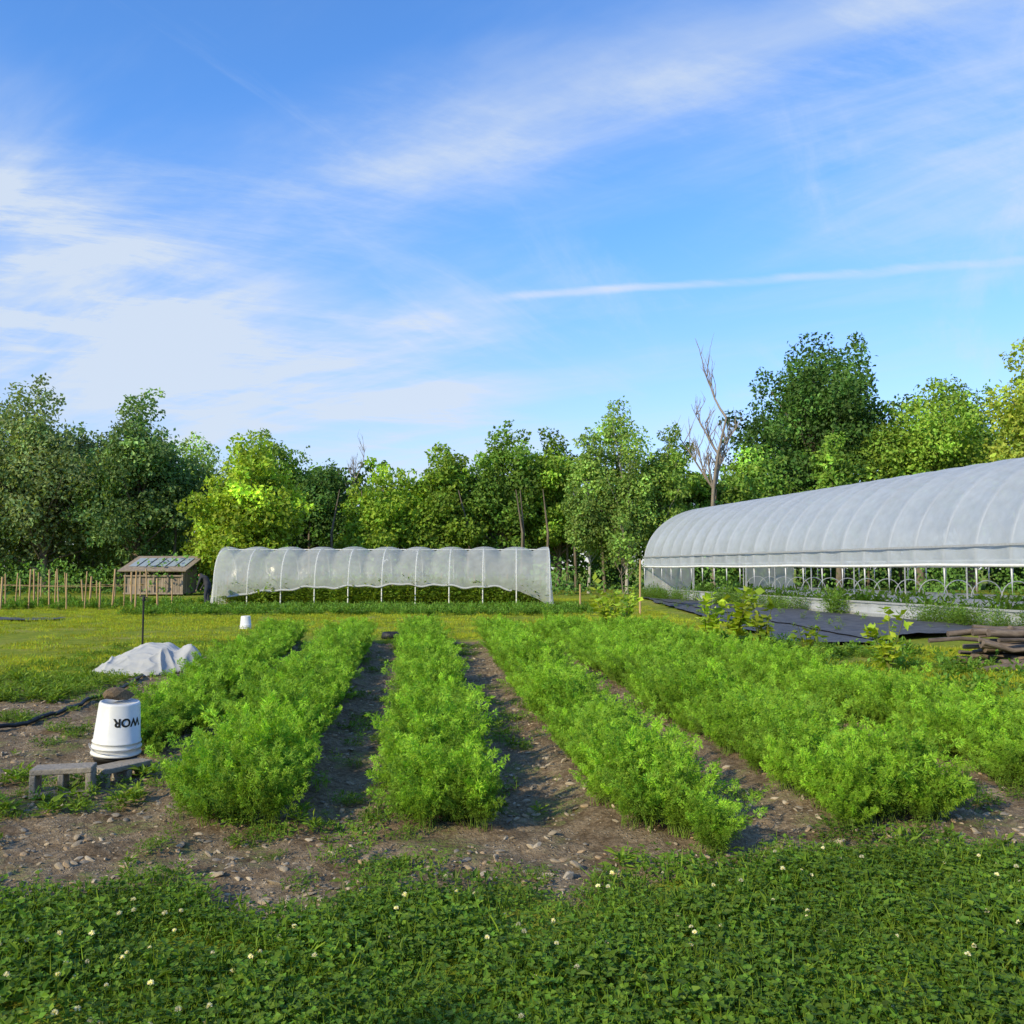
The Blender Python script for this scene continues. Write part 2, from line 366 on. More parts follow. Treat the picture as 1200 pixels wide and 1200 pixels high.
def proto_weed(i,col=(.15,.265,.03),n=26,h=.1,L_=.09,W_=.035,clu=1.0):
    mb=MB(); az=R.uniform(0,6.283,n); el=R.uniform(.1,1.2,n)
    d=np.stack([np.cos(az)*np.cos(el),np.sin(az)*np.cos(el),np.sin(el)],-1)
    C=d*R.uniform(0,1,(n,1))*h*.7*clu+np.array([0,0,.01]); C[:,2]+=R.uniform(0,h,n)*.5
    leaves(mb,C,d*[1,1,.5]+R.normal(0,.2,(n,3)),np.array([[0,0,1.]])+R.normal(0,.25,(n,3)),R.uniform(.5,1.1,n)*L_,R.uniform(.6,1.1,n)*W_,varcol(col,n,.3),bend=.1)
    return mb.obj('weed_plant',[M_crop],do_link=False)
weeds=[proto_weed(i) for i in range(2)]+[proto_weed(i,(.16,.275,.032),60,.12,.035,.016) for i in range(4)]
lowcrop=[proto_weed(i,(.13,.26,.035),40,.22,.12,.05) for i in range(3)]
tallcrop=[proto_weed(i,(.19,.30,.045),120,.8,.16,.07) for i in range(3)]

def proto_stone(i):
    import bmesh
    bm=bmesh.new(); bmesh.ops.create_icosphere(bm,subdivisions=2,radius=1)
    k=np.array([R.uniform(.9,1.5),R.uniform(.6,1),R.uniform(.3,.55)]); ax=unit(R.normal(0,1,(8,3)))
    for v in bm.verts:
        c=np.array(v.co)
        for a in ax:
            dd=c@a
            if dd>.6: c=c-a*(dd-.6)*.95
        c=c*k*(1+R.normal(0,.02)); v.co=c
    me=bpy.data.meshes.new('stone'); bm.to_mesh(me); bm.free(); me.materials.append(M_stone)
    a=me.attributes.new('col','FLOAT_COLOR','POINT'); t=[(1.3,1.25,1.15,1),(1,.93,.8,1),(.7,.7,.7,1),(1.1,.92,.7,1)][i]
    a.data.foreach_set('color',np.tile(t,len(me.vertices)).astype(np.float32))
    return bpy.data.objects.new('stone',me)
stones=[proto_stone(i) for i in range(4)]

def proto_flower(i):
    mb=MB(); mb.tube([[0,0,0],[.004,.002,.05],[.002,0,.10]],.0012,3,1,(.13,.25,.05),cap=False)
    n=46; d=unit(R.normal(0,1,(n,3))); d[:,2]=np.abs(d[:,2])*1.1-.25; d=unit(d)
    leaves(mb,np.array([[.002,0,.103]])+d*.002,d,R.normal(0,1,(n,3)),.0105,.0042,varcol((.72,.72,.62),n,.1,.02))
    return mb.obj('clover_flower',[M_crop,M_crop],do_link=False)
flowers=[proto_flower(i) for i in range(2)]

for i,((x0,y0),(x1,y1),wd) in enumerate(BEDS):
    Lb=y1-y0; n=int(Lb*wd/.0095)
    t=R.uniform(-.01,1,n); lat=R.uniform(-1,1,n); lat=np.sign(lat)*np.abs(lat)**.85
    yy=y0+Lb*t; edge=wd*.46*(1+.6*(fbm(yy*1.3,np.full(n,i*9.),4)-.5))
    skew={3:.30,4:-.15}.get(i,0)
    xx=x0+(x1-x0)*t+lat*edge; yy=yy-skew*lat*np.exp(-t*8)*1.0
    keep=(fbm(xx*2.2,yy*2.2,21+i)>.25)
    if i==0: keep&=~((t<.05)&(lat>0.2))
    xx,yy,lat=xx[keep],yy[keep],lat[keep]
    s_=(.58+.86*fbm(xx*2.3,yy*2.3,31+i))*(1-.22*np.abs(lat)**2)*R.uniform(.65,1.25,len(xx))
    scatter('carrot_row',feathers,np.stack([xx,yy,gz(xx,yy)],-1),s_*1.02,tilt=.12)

n=4500; x=R.uniform(-6.5,7.5,n); y=R.uniform(1.2,6.6,n)
k=(soilmask(x,y)+.9*(R.uniform(0,1,n)-.5)<.44)&(np.abs(x)<y*.75+1.0); x,y=x[k],y[k]
scatter('clover_lawn',clovers,np.stack([x,y,gz(x,y)],-1),R.uniform(.65,1.25,len(x))*(.6+.8*fbm(x*1.3,y*1.3,8)),tilt=.1)
n=900; x=R.uniform(-5,6,n); y=R.uniform(1.8,5.5,n); k=(soilmask(x,y)<.3)&(fbm(x*1.2,y*1.2,77)>.42); x,y=x[k],y[k]
scatter('clover_flowers',flowers,np.stack([x,y,gz(x,y)],-1),R.uniform(.7,1.15,len(x)),tilt=.15)
n=7500; y=R.uniform(12.5,46,n)**1; x=R.uniform(-28,16,n); y2=R.uniform(8,20,2200); x2=R.uniform(3,14,2200)
x=np.append(x,x2); y=np.append(y,y2)
k=(soilmask(x,y)<.35)&(x<7.3+(49-y)*.215-.3)&~((x>5.4)&(y>17.8)&(y<48)&(x<12.8))&(fbm(x*.35,y*.35,50)>.33); x,y=x[k],y[k]
scatter('meadow_grass',grasses,np.stack([x,y,gz(x,y)],-1),R.uniform(.5,1.1,len(x)),tilt=.1)
n=6400; x=R.uniform(-8,7,n); y=R.uniform(4,19,n); s=soilmask(x,y)
bd=np.min([np.abs(bedcoord(i,x,y)[0])/BEDS[i][2]+np.where(bedcoord(i,x,y)[1]<0,1,0) for i in range(6)],axis=0)
k=((fbm(x*1.1,y*1.1,61)>.61)|((s<.95)&(fbm(x*2,y*2,5)>.40))|(R.uniform(0,1,n)<.05))&(bd>.55); x,y=x[k],y[k]
scatter('weeds',weeds+clovers,np.stack([x,y,gz(x,y)],-1),R.uniform(.3,.95,len(x)),tilt=.1)
n=1700; x=R.uniform(4,11,n); y=R.uniform(7,20,n); k=(x>5.0-(y-7)*.13)&(x<5.3-(y-7)*.13+3.4)&(fbm(x*.9,y*.9,62)>.40)&~((y>17.5)&(x>5.3)); x,y=x[k],y[k]
scatter('weed_border',weeds+lowcrop,np.stack([x,y,gz(x,y)],-1),R.uniform(.6,1.3,len(x)),tilt=.1)
n=26000; x=R.uniform(-7,6,n); y=4+15*R.uniform(0,1,n)**1.8; k=(soilmask(x,y)>.45)&(fbm(x*1.6,y*1.6,91)>.36); x,y=x[k],y[k]
s_=.006+.026*R.uniform(0,1,len(x))**4; 
scatter('stones',stones,np.stack([x,y,gz(x,y)+s_*.1],-1),s_,tilt=.3)
big=np.array([(.45,4.82),(.56,4.76),(.36,4.9),(-2.35,4.25),(-1.55,5.05),(1.9,5.25),(-.8,4.95),(.7,4.95),(.3,4.75)])
scatter('stones',stones,np.c_[big,gz(big[:,0],big[:,1])+.012],R.uniform(.03,.055,len(big)),tilt=.3)

# ------------------------------------------------------------------ trees
def tree(name,x,y,h,w,col,seed,nl=19000,ls=.29,base=.16,crown_pow=1.0,trunk_r=None,bark=None,flat=.8,K=None,hue=.12,vertical=0):
    global R
    R0=R; R=np.random.default_rng(seed)
    mb=MB(); tr=trunk_r or h*.018+.05; zb=h*base
    lean=R.normal(0,.03,2)*h
    tz=np.linspace(0,1,8); tp=np.stack([lean[0]*tz**2+.1*np.sin(tz*5+seed),lean[1]*tz**2,tz*h*.82],-1); tp[:,0]-=tp[0,0]
    mb.tube(tp,tr*(1-tz*.85)+.02*(tz==0),8,1)
    K=K or int(30+w*2.6)
    d=unit(R.normal(0,1,(K,3))); rr=R.uniform(.30,.86,K)[:,None]
    cz=(h+zb)/2; hz=(h-zb)/2
    C=d*rr*np.array([w/2,w/2,hz]); 
    C[:,2]+=cz
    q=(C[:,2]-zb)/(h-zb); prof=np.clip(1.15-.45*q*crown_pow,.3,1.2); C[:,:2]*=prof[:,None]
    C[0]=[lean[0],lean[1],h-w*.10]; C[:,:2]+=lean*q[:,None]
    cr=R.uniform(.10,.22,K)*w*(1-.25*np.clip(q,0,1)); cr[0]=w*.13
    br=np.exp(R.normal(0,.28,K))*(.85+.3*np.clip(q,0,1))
    for i in range(K):
        zt=np.clip((C[i,2]-h*.12)/(h*.82)*.8,.12,.95); s0=np.array([np.interp(zt,tz,tp[:,j]) for j in range(3)])
        t=np.linspace(0,1,5)[:,None]; mid=s0*(1-t)+C[i]*t; mid[:,2]-=np.sin(t[:,0]*np.pi)*.06*w*.3; mid+=R.normal(0,.05,mid.shape)*t*(1-t)*4
        mb.tube(mid,np.linspace(tr*.35*(1-zt*.6),.02,5),5,1,cap=False)
    K2=K*4; par=R.integers(0,K,K2); dd=unit(R.normal(0,1,(K2,3))+[0,0,.25]); C2=C[par]+dd*cr[par][:,None]*R.uniform(.7,1.4,(K2,1)); cr2=cr[par]*R.uniform(.20,.46,K2); br2=br[par]*np.exp(R.normal(0,.2,K2))
    CC=np.vstack([C,C2]); RR=np.append(cr,cr2); BB=np.append(br,br2)
    pw=RR**2; idx=R.choice(len(CC),nl,p=pw/pw.sum())
    dv=unit(R.normal(0,1,(nl,3))); rad_=R.uniform(.25,1,nl)**.45*RR[idx]*(1+R.normal(0,.10,nl))
    pos=CC[idx]+dv*rad_[:,None]*np.array([1,1,flat])
    k=pos[:,2]>h*.04; pos,dv,idx=pos[k],dv[k],idx[k]; nn=len(pos)
    ldir=unit(R.normal(0,1,(nn,3))+dv*.5+np.array([0,0,-.3-vertical])); nr=dv*1.3+R.normal(0,.45,(nn,3))+[0,0,.3]
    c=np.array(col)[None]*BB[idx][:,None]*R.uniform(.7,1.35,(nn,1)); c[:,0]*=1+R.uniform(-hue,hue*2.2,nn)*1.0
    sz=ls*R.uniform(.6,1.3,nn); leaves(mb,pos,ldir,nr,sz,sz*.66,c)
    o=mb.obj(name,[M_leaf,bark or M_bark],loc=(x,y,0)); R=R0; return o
GRY=(.19,.28,.11); BRT=(.235,.36,.035); MID=(.135,.25,.036); DRK=(.070,.155,.033); YEL=(.25,.34,.05); LGT=(.18,.30,.065)
T=[('willow_tree',-47,60,13,11,GRY,1,{}),('willow_tree',-36.6,61,13.3,11.5,GRY,2,dict(base=.06)),('willow_tree',-31.5,60,14.1,12.5,GRY,3,dict(base=.06,nl=26000)),('willow_tree',-25.2,60,13.3,9.5,(.14,.25,.08),4,dict(base=.06,nl=22000)),
('willow_tree',-28.2,64,12.4,9,GRY,44,dict(base=.06)),
('deciduous_tree',-28.8,80,13.6,9,LGT,5,dict(nl=9000)),('deciduous_tree',-21.3,72,12.6,8,LGT,45,dict(nl=14000,base=.08)),('maple_tree',-16.6,55,9.4,8.8,BRT,6,dict(base=.06,nl=23000)),('deciduous_tree',-17.5,70,11.4,9.5,MID,7,{}),
('deciduous_tree',-14.0,66,9.0,7.5,DRK,27,dict(nl=12000,base=.05)),
('maple_tree',-9.2,62,9.0,7.2,(.2,.33,.035),8,dict(base=.05)),('maple_tree',-4.9,63,10.4,7,(.17,.29,.035),9,dict(base=.05)),('deciduous_tree',-.8,64,11.9,8,(.12,.23,.035),10,dict(base=.08)),
('deciduous_tree',3.4,66,11.6,7.2,(.17,.30,.04),11,dict(base=.08)),('poplar_tree',4.9,57,10.3,4.8,LGT,12,dict(base=.15,nl=12000,ls=.22,bark=M_bark_pale,flat=1.2,trunk_r=.1)),('poplar_tree',7.2,56,12.2,5.8,LGT,13,dict(base=.18,nl=15000,ls=.22,bark=M_bark_pale,flat=1.3,trunk_r=.11)),
('poplar_tree',9.7,57,10.6,5,(.17,.29,.055),14,dict(nl=12000,ls=.22,bark=M_bark_pale,flat=1.2,trunk_r=.1)),('deciduous_tree',12.2,63,10.6,7,MID,15,dict(base=.06)),('deciduous_tree',17,63,10.2,9,(.15,.27,.045),16,dict(base=.06)),
('oak_tree',22.9,66,19.4,13.5,DRK,17,dict(nl=34000,ls=.32)),('maple_tree',28.0,61,14.9,10.5,(.17,.29,.04),18,dict(nl=24000)),('deciduous_tree',21.3,58,10.5,5.5,MID,28,dict(nl=10000)),('deciduous_tree',34,66,15.4,10.5,(.13,.25,.04),19,dict(nl=22000)),
('maple_tree',33.0,54,15.6,9.5,YEL,20,{}),('maple_tree',42,57,15,10,YEL,21,{})]
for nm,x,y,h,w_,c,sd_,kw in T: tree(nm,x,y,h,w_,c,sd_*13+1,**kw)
OX,OY=-1.4,-6.2
for i,(x,y,h) in enumerate([(-34,6,12.5),(-27.5,2.5,12.5),(-22.5,-1.5,11.5),(-17.5,-4,11.5),(-12,-6.5,11),(-7,-10,11.5),(-1.5,-13,12),(-24,-8,14),(-15,-13,14),(-5,-19,14)]):
    tree('shade_tree',x+OX,y+OY,h,8.5,MID,300+i,nl=7000,ls=.55,base=.04)

def dead(name,x,y,h,seed,lv=4,r0=.16,col=M_deadwood,nb=5,sp_=(.17,.32)):
    rg=random.Random(seed); mb=MB()
    def br(p,d,ln,r,l):
        pts=[p]; q=p.copy(); dd=d.copy()
        for s in range(5):
            dd=(dd+Vector((rg.gauss(0,.09),rg.gauss(0,.09),.10))).normalized(); q=q+dd*ln/5; pts.append(q.copy())
        mb.tube([tuple(a) for a in pts],np.linspace(r,r*.35,6),5,0,cap=False)
        if l==0: return
        for i in range(nb if l>1 else 3):
            k=rg.randint(3,5) if l==lv-1 else rg.randint(2,5); a=rg.uniform(0,6.28); spv=Vector((math.cos(a),math.sin(a),rg.uniform(1.0,2.4))).normalized()
            br(pts[k],spv,ln*(rg.uniform(*sp_) if l==lv-1 else rg.uniform(.3,.5)),r*.42,l-1)
    br(Vector((0,0,0)),Vector((0,0,1)),h*.85,r0,lv-1)
    return mb.obj(name,[col],loc=(x,y,0))
dead('dead_tree',13.2,58,13.6,5,nb=9,r0=.2,sp_=(.18,.36)); dead('dead_tree',-12.3,66,9.6,9,r0=.12,nb=8)

mb=MB(); K=560
cx=R.uniform(-78,78,K); cy=R.uniform(67,92,K); ch=R.uniform(0,1,K)**1.2*8.0+.5; crr=R.uniform(1.3,2.6,K)
K3=190; ux=np.r_[R.uniform(-52,-19,90),R.uniform(-12,48,100)]; uy=R.uniform(52,60,K3); uh=R.uniform(.3,1.2,K3); ur=R.uniform(.7,1.6,K3)
CX=np.r_[cx,ux];CY=np.r_[cy,uy];CH=np.r_[ch,uh];CR=np.r_[crr,ur]; n=125000
pw=CR**2; idx=R.choice(len(CX),n,p=pw/pw.sum()); dv=unit(R.normal(0,1,(n,3)))
pos=np.stack([CX,CY,CH],-1)[idx]+dv*(CR[idx]*R.uniform(.3,1.05,n)**.5)[:,None]; pos[:,2]=np.abs(pos[:,2])
bb=np.exp(R.normal(0,.3,len(CX))); c=np.array([(.085,.165,.035)])*bb[idx][:,None]*R.uniform(.7,1.3,(n,1)); low=idx>=K; c[low]*=1.6
sz=np.where(low,.24,.50)*R.uniform(.6,1.3,n); leaves(mb,pos,R.normal(0,1,(n,3)),dv+R.normal(0,.6,(n,3)),sz,sz*.7,c)
for i in range(70):
    x_=R.uniform(-50,50); y_=R.uniform(60,70); mb.tube([[x_,y_,0],[x_+R.normal(0,.2),y_,4],[x_+R.normal(0,.4),y_,7]],[.12,.09,.03],5,1,cap=False)
mb.obj('distant_woodland',[M_leaf,M_bark])

# ------------------------------------------------------------------ high tunnel greenhouse
M_roof=film('greenhouse_film',(.76,.81,.88),.42,.70,.14,.35)
M_skirt=film('greenhouse_skirt',(.72,.74,.76),.4,.80,.06,.35)
M_rowc=film('row_cover_fabric',(.64,.65,.66),.3,.96,.0,.3)
gh=empty('high_tunnel_greenhouse',(7.3,49,0),rad(12.1))
Wd=9.0; Ln=33.0; NB=26; sp=Ln/NB
def prof(th):
    return Wd/2-Wd/2*np.sign(np.cos(th))*np.abs(np.cos(th))**.92, 1.75+3.25*np.sin(th)**.95
mb=MB()
for k in range(NB+1):
    y=-k*sp; th=np.linspace(0,np.pi,33); a,z=prof(th)
    pts=[[a[0],y,-.0]]+[[a[0],y,.9]]+[[p_,y,q_] for p_,q_ in zip(a,z)]+[[a[-1],y,.9],[a[-1],y,0]]
    mb.tube(pts,.042,6)
mb.obj('hoops',[M_steel],gh)
mb=MB(); na=53; th=np.linspace(0,np.pi,na); a,z=prof(th); ny=NB*8+1; yy=np.linspace(0,-Ln,ny); ph=(np.arange(ny)%8)/8
sag=np.sin(ph*np.pi)*.08*(.6+.8*R.uniform(0,1,NB+1)[np.arange(ny)//8]); 
AX=a[None]-(a-Wd/2)[None]*(sag[:,None]*.16)+np.sign(a-Wd/2)[None]*.05; ZZ=z[None]+.05-(z-1.2)[None]*sag[:,None]*.18
wr=.03*(fbm(np.repeat(yy[:,None],na,1)*1.7,np.repeat(a[None],ny,0)*.8,31)-.5); ZZ=ZZ+wr*np.sin(ph*np.pi)[:,None]*np.sin(th)[None]
Pg=np.stack([AX,np.repeat(yy[:,None],na,1),ZZ],-1); mb.grid(Pg); mb.obj('roof_film',[M_roof],gh)
for nm,x0 in (('side_skirt',-.05),('side_skirt_back',Wd+.05)):
    sg=np.sign(Wd/2-x0)
    mb=MB(); ys=np.linspace(0,-Ln,260); zs=np.linspace(0,.5,6); wv=.02*np.sin(ys*11)+.02*np.sin(ys*4.3)
    Pg=np.stack([x0+np.repeat(wv[:,None],6,1)*(1-.8*np.abs(zs/.25-1))[None],np.repeat(ys[:,None],6,1),np.repeat(zs[None],260,0)],-1); mb.grid(Pg); mb.obj(nm,[M_skirt],gh)
    mb=MB(); zs=np.linspace(1.72,1.83,4); Pg=np.stack([np.full((260,4),x0*1.0)+np.repeat(wv[:,None]*.5,4,1),np.repeat(ys[:,None],4,1),np.repeat(zs[None],260,0)],-1); mb.grid(Pg); mb.obj('rollup_curtain',[M_roof],gh)
    mb=MB(); yr=np.linspace(0,-Ln,60); mb.tube(np.stack([np.full(60,x0-.01*sg),yr,1.70-.03*np.abs(np.sin(yr*.4))],-1),.045,8,0); mb.obj('rollup_pipe',[M_whitepipe],gh)
    mb=MB()
    mb.box((x0-.03*sg,-Ln/2,.51),(.04,Ln,.06)); mb.box((x0-.035*sg+.02*sg,-Ln/2,2.22),(.04,Ln,.06)); mb.box((x0-.03*sg,-Ln/2,.08),(.04,Ln,.16)); mb.obj('rails',[M_steel],gh)
mb=MB()
for xx in (Wd/2,Wd*.25,Wd*.75):
    th_=math.acos(1-2*xx/Wd) if xx!=Wd/2 else math.pi/2; zz=1.75+3.25*math.sin(th_)-.08; mb.tube([[xx,0,zz],[xx,-Ln,zz]],.025,6)
mb.obj('purlins',[M_steel],gh)
for nm,y in (('end_wall_far',.06),('end_wall_near',-Ln-.06)):
    mb=MB(); th=np.linspace(0,np.pi,41); a,z=prof(th); dw=1.6
    up=np.stack([a,np.full(41,y),z],-1); lo=np.stack([a,np.full(41,y),np.where(np.abs(a-Wd/2)<dw,2.4,0.0)],-1)
    mb.grid(np.stack([lo,up],1)); mb.obj(nm,[M_skirt],gh)
    mb=MB()
    for xx in (Wd/2-dw,Wd/2+dw): mb.box((xx,y,1.2),(.09,.09,2.4))
    mb.box((Wd/2,y,2.45),(2*dw+.09,.09,.1)); 
    for xx in (1.3,Wd-1.3): mb.box((xx,y+.03,1.9),(.07,.05,3.4))
    mb.obj('door_frame',[M_whitepipe],gh)
mb=MB()
for xb,hh in ((1.4,.2),(3.9,.5),(7.4,.3)):
    ys=np.linspace(-1,-Ln+1,200); th=np.linspace(0,np.pi,11)
    rr=hh*(1+.14*np.abs(np.sin(ys*1.3))); Pg=np.stack([xb-.65*np.cos(th)[None]*np.ones((200,1)),np.repeat(ys[:,None],11,1),rr[:,None]*np.sin(th)[None]+.01],-1); mb.grid(Pg)
mb.obj('covered_beds',[M_rowc],gh)
mb=MB()
for k in range(22):
    th=np.linspace(0,np.pi,13); mb.tube(np.stack([6.2-.7*np.cos(th),np.full(13,-1-k*1.45),1.15*np.sin(th)**.6],-1),.022,5)
for k in range(9): mb.tube([[4.9,-2-k*3.4,0],[4.9,-2-k*3.4,1.9]],.03,5)
mb.obj('inner_hoops',[M_whitepipe],gh)
mb=MB(); Pg=np.array([[[.1,-.2,.02],[.1,-Ln+.2,.02]],[[Wd-.1,-.2,.02],[Wd-.1,-Ln+.2,.02]]]); mb.grid(Pg); mb.obj('floor_fabric',[noisemat('pale_ground_cover',(.30,.29,.26),(.5,.49,.46),3,.9,.2)],gh)
n=520; pts=np.stack([np.where(R.uniform(0,1,n)<.5,2.7,5.6)+R.normal(0,.15,n),R.uniform(-Ln+1,-1,n),np.zeros(n)],-1); scatter('indoor_crop',lowcrop,pts,R.uniform(1.2,2.8,n),parent=gh)
tt=R.uniform(0,30,420); cl_=fbm(tt*.45,tt*0,5); tt=tt[cl_>.52]; n=len(tt); off=R.uniform(.2,.8,n)
pts=np.stack([7.3+.21*tt-off,49-.978*tt-off*.2,np.zeros(n)],-1); scatter('tall_weeds',[proto_weed(0,(.13,.24,.04),130,.6,.09,.022,.55)],pts,R.uniform(.6,1.6,n)*(.6+fbm(tt*.9,tt*0,3)),tilt=.1)

M_fab=noisemat('landscape_fabric',(.035,.038,.048),(.10,.10,.11),3,.6,.5)
def sheet(name,poly,mat,z=.02,th=.12,sub=90):
    a,b,c,d=[np.array(q,float) for q in poly]; u=np.linspace(0,1,sub)[:,None,None]; v=np.linspace(0,1,sub)[None,:,None]
    Q=(a*(1-u)+b*u)*(1-v)+(d*(1-u)+c*u)*v
    Q=Q+.35*(np.dstack([fbm(Q[...,0]*.9,Q[...,1]*.9,4),fbm(Q[...,0]*.9,Q[...,1]*.9,9)])-.5)
    zz=z+gz(Q[...,0],Q[...,1])+.02+th*.8*fbm(Q[...,0]*2.2,Q[...,1]*.8,44)*np.abs(fbm(Q[...,0]*.7,Q[...,1]*.7,13))
    mb=MB(); mb.grid(np.dstack([Q,zz])); return mb.obj(name,[mat])
sheet('landscape_fabric',[(6.9,48),(5.7,19.3),(7.9,17.6),(7.15,48)],M_fab,th=.2)
sheet('landscape_fabric',[(7.0,44),(7.6,19.0),(12.5,22.4),(8.0,44)],M_fab,z=.05,th=.2)
sheet('landscape_fabric',[(-19,28.5),(-14.0,28),(-14.0,26.9),(-19,26.9)],M_fab)
n=220; x=R.uniform(5.6,12,n); y=R.uniform(18,40,n); k=(fbm(x,y,31)>.58)&(x<7+(49-y)*.215-.5); scatter('weeds',weeds,np.stack([x,y,gz(x,y)+.08],-1)[k],R.uniform(.6,1.8,k.sum()))

# ------------------------------------------------------------------ caterpillar tunnel
ct=empty('caterpillar_tunnel',(-12.55,39,0)); NBY=10; CL=14.15; W2=1.6; H2=2.45; s1=CL/NBY; PW=.55
mb=MB()
for k in range(NBY+1):
    th=np.linspace(0,np.pi,31); mb.tube(np.stack([np.full(31,k*s1),-W2*np.cos(th),H2*np.sin(th)**PW],-1),.026,6)
mb.tube([[0,0,H2-.03],[CL,0,H2-.03]],.02,5)
mb.obj('hoops',[M_whitepipe],ct)
M_net=film('tunnel_cover',(.80,.81,.80),.42,.44,.03,.1,bump=.6)
mb=MB(); nx=NBY*14+1; na=33; xs=np.linspace(0,CL,nx); ph=xs/s1
hump=np.abs(np.cos(ph*np.pi)); valley=(1-hump)**1.3
lowf=.86+.05*np.sin(xs*.9+.5)+.04*np.sin(xs*3.3+1)+.03*np.sin(xs*7); e=np.clip((xs-(CL-2.1))/2.1,0,1); lowf=lowf*(1-e**1.3); e2=np.clip((4.2-xs)/4.2,0,1); lowf=lowf*(1-.62*e2)
lowf=np.maximum(lowf,.015)
Pg=np.zeros((nx,na,3))
for i in range(nx):
    a0=math.asin(min(1,(lowf[i]/H2)**(1/PW))); a1=math.asin(min(1,(.75/H2)**(1/PW)))
    th=np.linspace(a0,np.pi-a1,na); k=1.03-.075*valley[i]*np.sin(th)
    wr=.04*(fbm(np.full(na,xs[i]*2.3),th*9,8)-.5)
    Pg[i,:,0]=xs[i]; Pg[i,:,1]=-W2*np.cos(th)*(k+wr)-.02; Pg[i,:,2]=H2*np.sin(th)**PW*(k+wr*.3)+.02
mb.grid(Pg); mb.obj('cover',[M_net],ct)
for nm,x0,dx in (('end_flap_left',0,-.10),('end_flap_right',CL,.12)):
    mb=MB(); th=np.linspace(0.02,np.pi-.02,41); top=np.stack([np.full(41,x0),-W2*np.cos(th)*1.025,H2*np.sin(th)**PW*1.02],-1)
    fr=np.linspace(0,1,9)[:,None,None]; bot=top.copy(); bot[:,2]=0.02; bot[:,0]+=dx+.06*np.sin(np.arange(41)*1.9); Pg=top[None]*(1-fr)+bot[None]*fr; mb.grid(Pg); mb.obj(nm,[M_net],ct)
mb=MB()
sl_=slice(6,-16); pts=np.stack([xs[sl_],-W2*np.cos(np.arcsin((lowf[sl_]/H2)**(1/PW)))*1.035,lowf[sl_]],-1); mb.tube(pts,.045,6); mb.obj('rolled_edge',[M_rowc],ct)
mb=MB()
for k in range(NBY*2): mb.tube([[k*s1/2+.3,-.7,0],[k*s1/2+.32,-.7,1.25+.15*math.sin(k*3)]],.022,5)
mb.obj('support_stakes',[M_stake],ct)
n=420; pts=np.stack([R.uniform(.4,CL-.4,n),R.choice([-1.0,-.5,.7],n)+R.normal(0,.15,n),np.zeros(n)],-1); scatter('indoor_plants',tallcrop,pts,R.uniform(.8,1.6,n),parent=ct)
n=1500; x=R.uniform(-13.5,3.0,n); y=R.choice([30.5,32.2,33.9,35.6],n)+R.normal(0,.3,n); k=fbm(x*.6,y,3)>.3
scatter('vegetable_rows',lowcrop,np.stack([x,y,gz(x,y)],-1)[k],R.uniform(.6,1.15,k.sum()))

# ------------------------------------------------------------------ shed
M_plank=noisemat('weathered_planks',(.17,.13,.10),(.33,.27,.21),7,.85,.4,(1,1,.15),attr=True)
M_dark=noisemat('painted_interior_shade',(.02,.018,.015),(.04,.035,.03),3,.9,.1)
M_panel=noisemat('corrugated_panel',(.22,.27,.33),(.36,.41,.46),9,.35,.2)
sh=empty('wooden_shed',(-20.9,52,0),rad(-4))
mb=MB(); k=24
for i in range(k):
    t=R.uniform(.75,1.2); mb.box((-1.6+i*3.2/(k-1),0,.62),(.125,.03,1.0),col=(t,t,t))
    mb.box((-1.6+i*3.2/(k-1),2.0,.95),(.125,.03,1.66),col=(t,t,t))
for i in range(12):
    for xx in (-1.68,1.68): t=R.uniform(.75,1.2); mb.box((xx,.08+.08+i*.142,.82),(.03,.13,1.40),col=(t,t,t))
mb.obj('plank_walls',[M_plank],sh)
mb=MB()
for xx in (-1.72,-.85,0,.85,1.72): mb.box((xx,-.06,.76),(.09,.08,1.36))
mb.box((0,-.125,1.16),(3.6,.05,.08)); mb.box((0,-.125,1.42),(3.7,.05,.1)); mb.box((0,-.125,.14),(3.6,.05,.1)); mb.obj('frame',[M_plank],sh)
mb=MB(); mb.box((0,1.0,.6),(3.2,1.7,1.0)); mb.obj('painted_interior_shade',[M_dark],sh)  # solid near-black block, its colour stands in for the shade inside the shed
mb=MB(); Mr=Matrix.Rotation(rad(19),3,'X'); mb.box((0,.9,1.88),(4.1,2.7,.06),M=Mr); mb.obj('roof_deck',[M_plank],sh)
mb=MB()
for i in range(6): mb.box((-1.45+i*.58,.95,1.965),(.46,1.5,.03),M=Mr)
mb.obj('roof_panels',[M_panel],sh)

# ------------------------------------------------------------------ stakes
mb=MB(); 
for row,(y,x0,x1,nn) in enumerate([(34.5,-20.5,-13.4,13),(37,-23,-15.2,12),(41,-26,-17,9)]):
    for i in range(nn):
        x_=x0+(x1-x0)*i/(nn-1)+R.normal(0,.16); y_=y+R.normal(0,.3); h_=R.uniform(1.0,1.6)
        mb.tube([[x_,y_,0],[x_+R.normal(0,.05),y_,h_]],R.uniform(.022,.045),5)
    if row<2: mb.tube([[x0,y,.95],[(x0+x1)/2,y,.88],[x1,y,.95]],.008,4)
mb.obj('stake_fence',[M_stake])
n=400; x=R.uniform(-24,-13,n); y=R.choice([34.7,37.2,40],n)+R.normal(0,.2,n); scatter('vegetable_rows',lowcrop,np.stack([x,y,gz(x,y)],-1),R.uniform(.7,1.5,n))

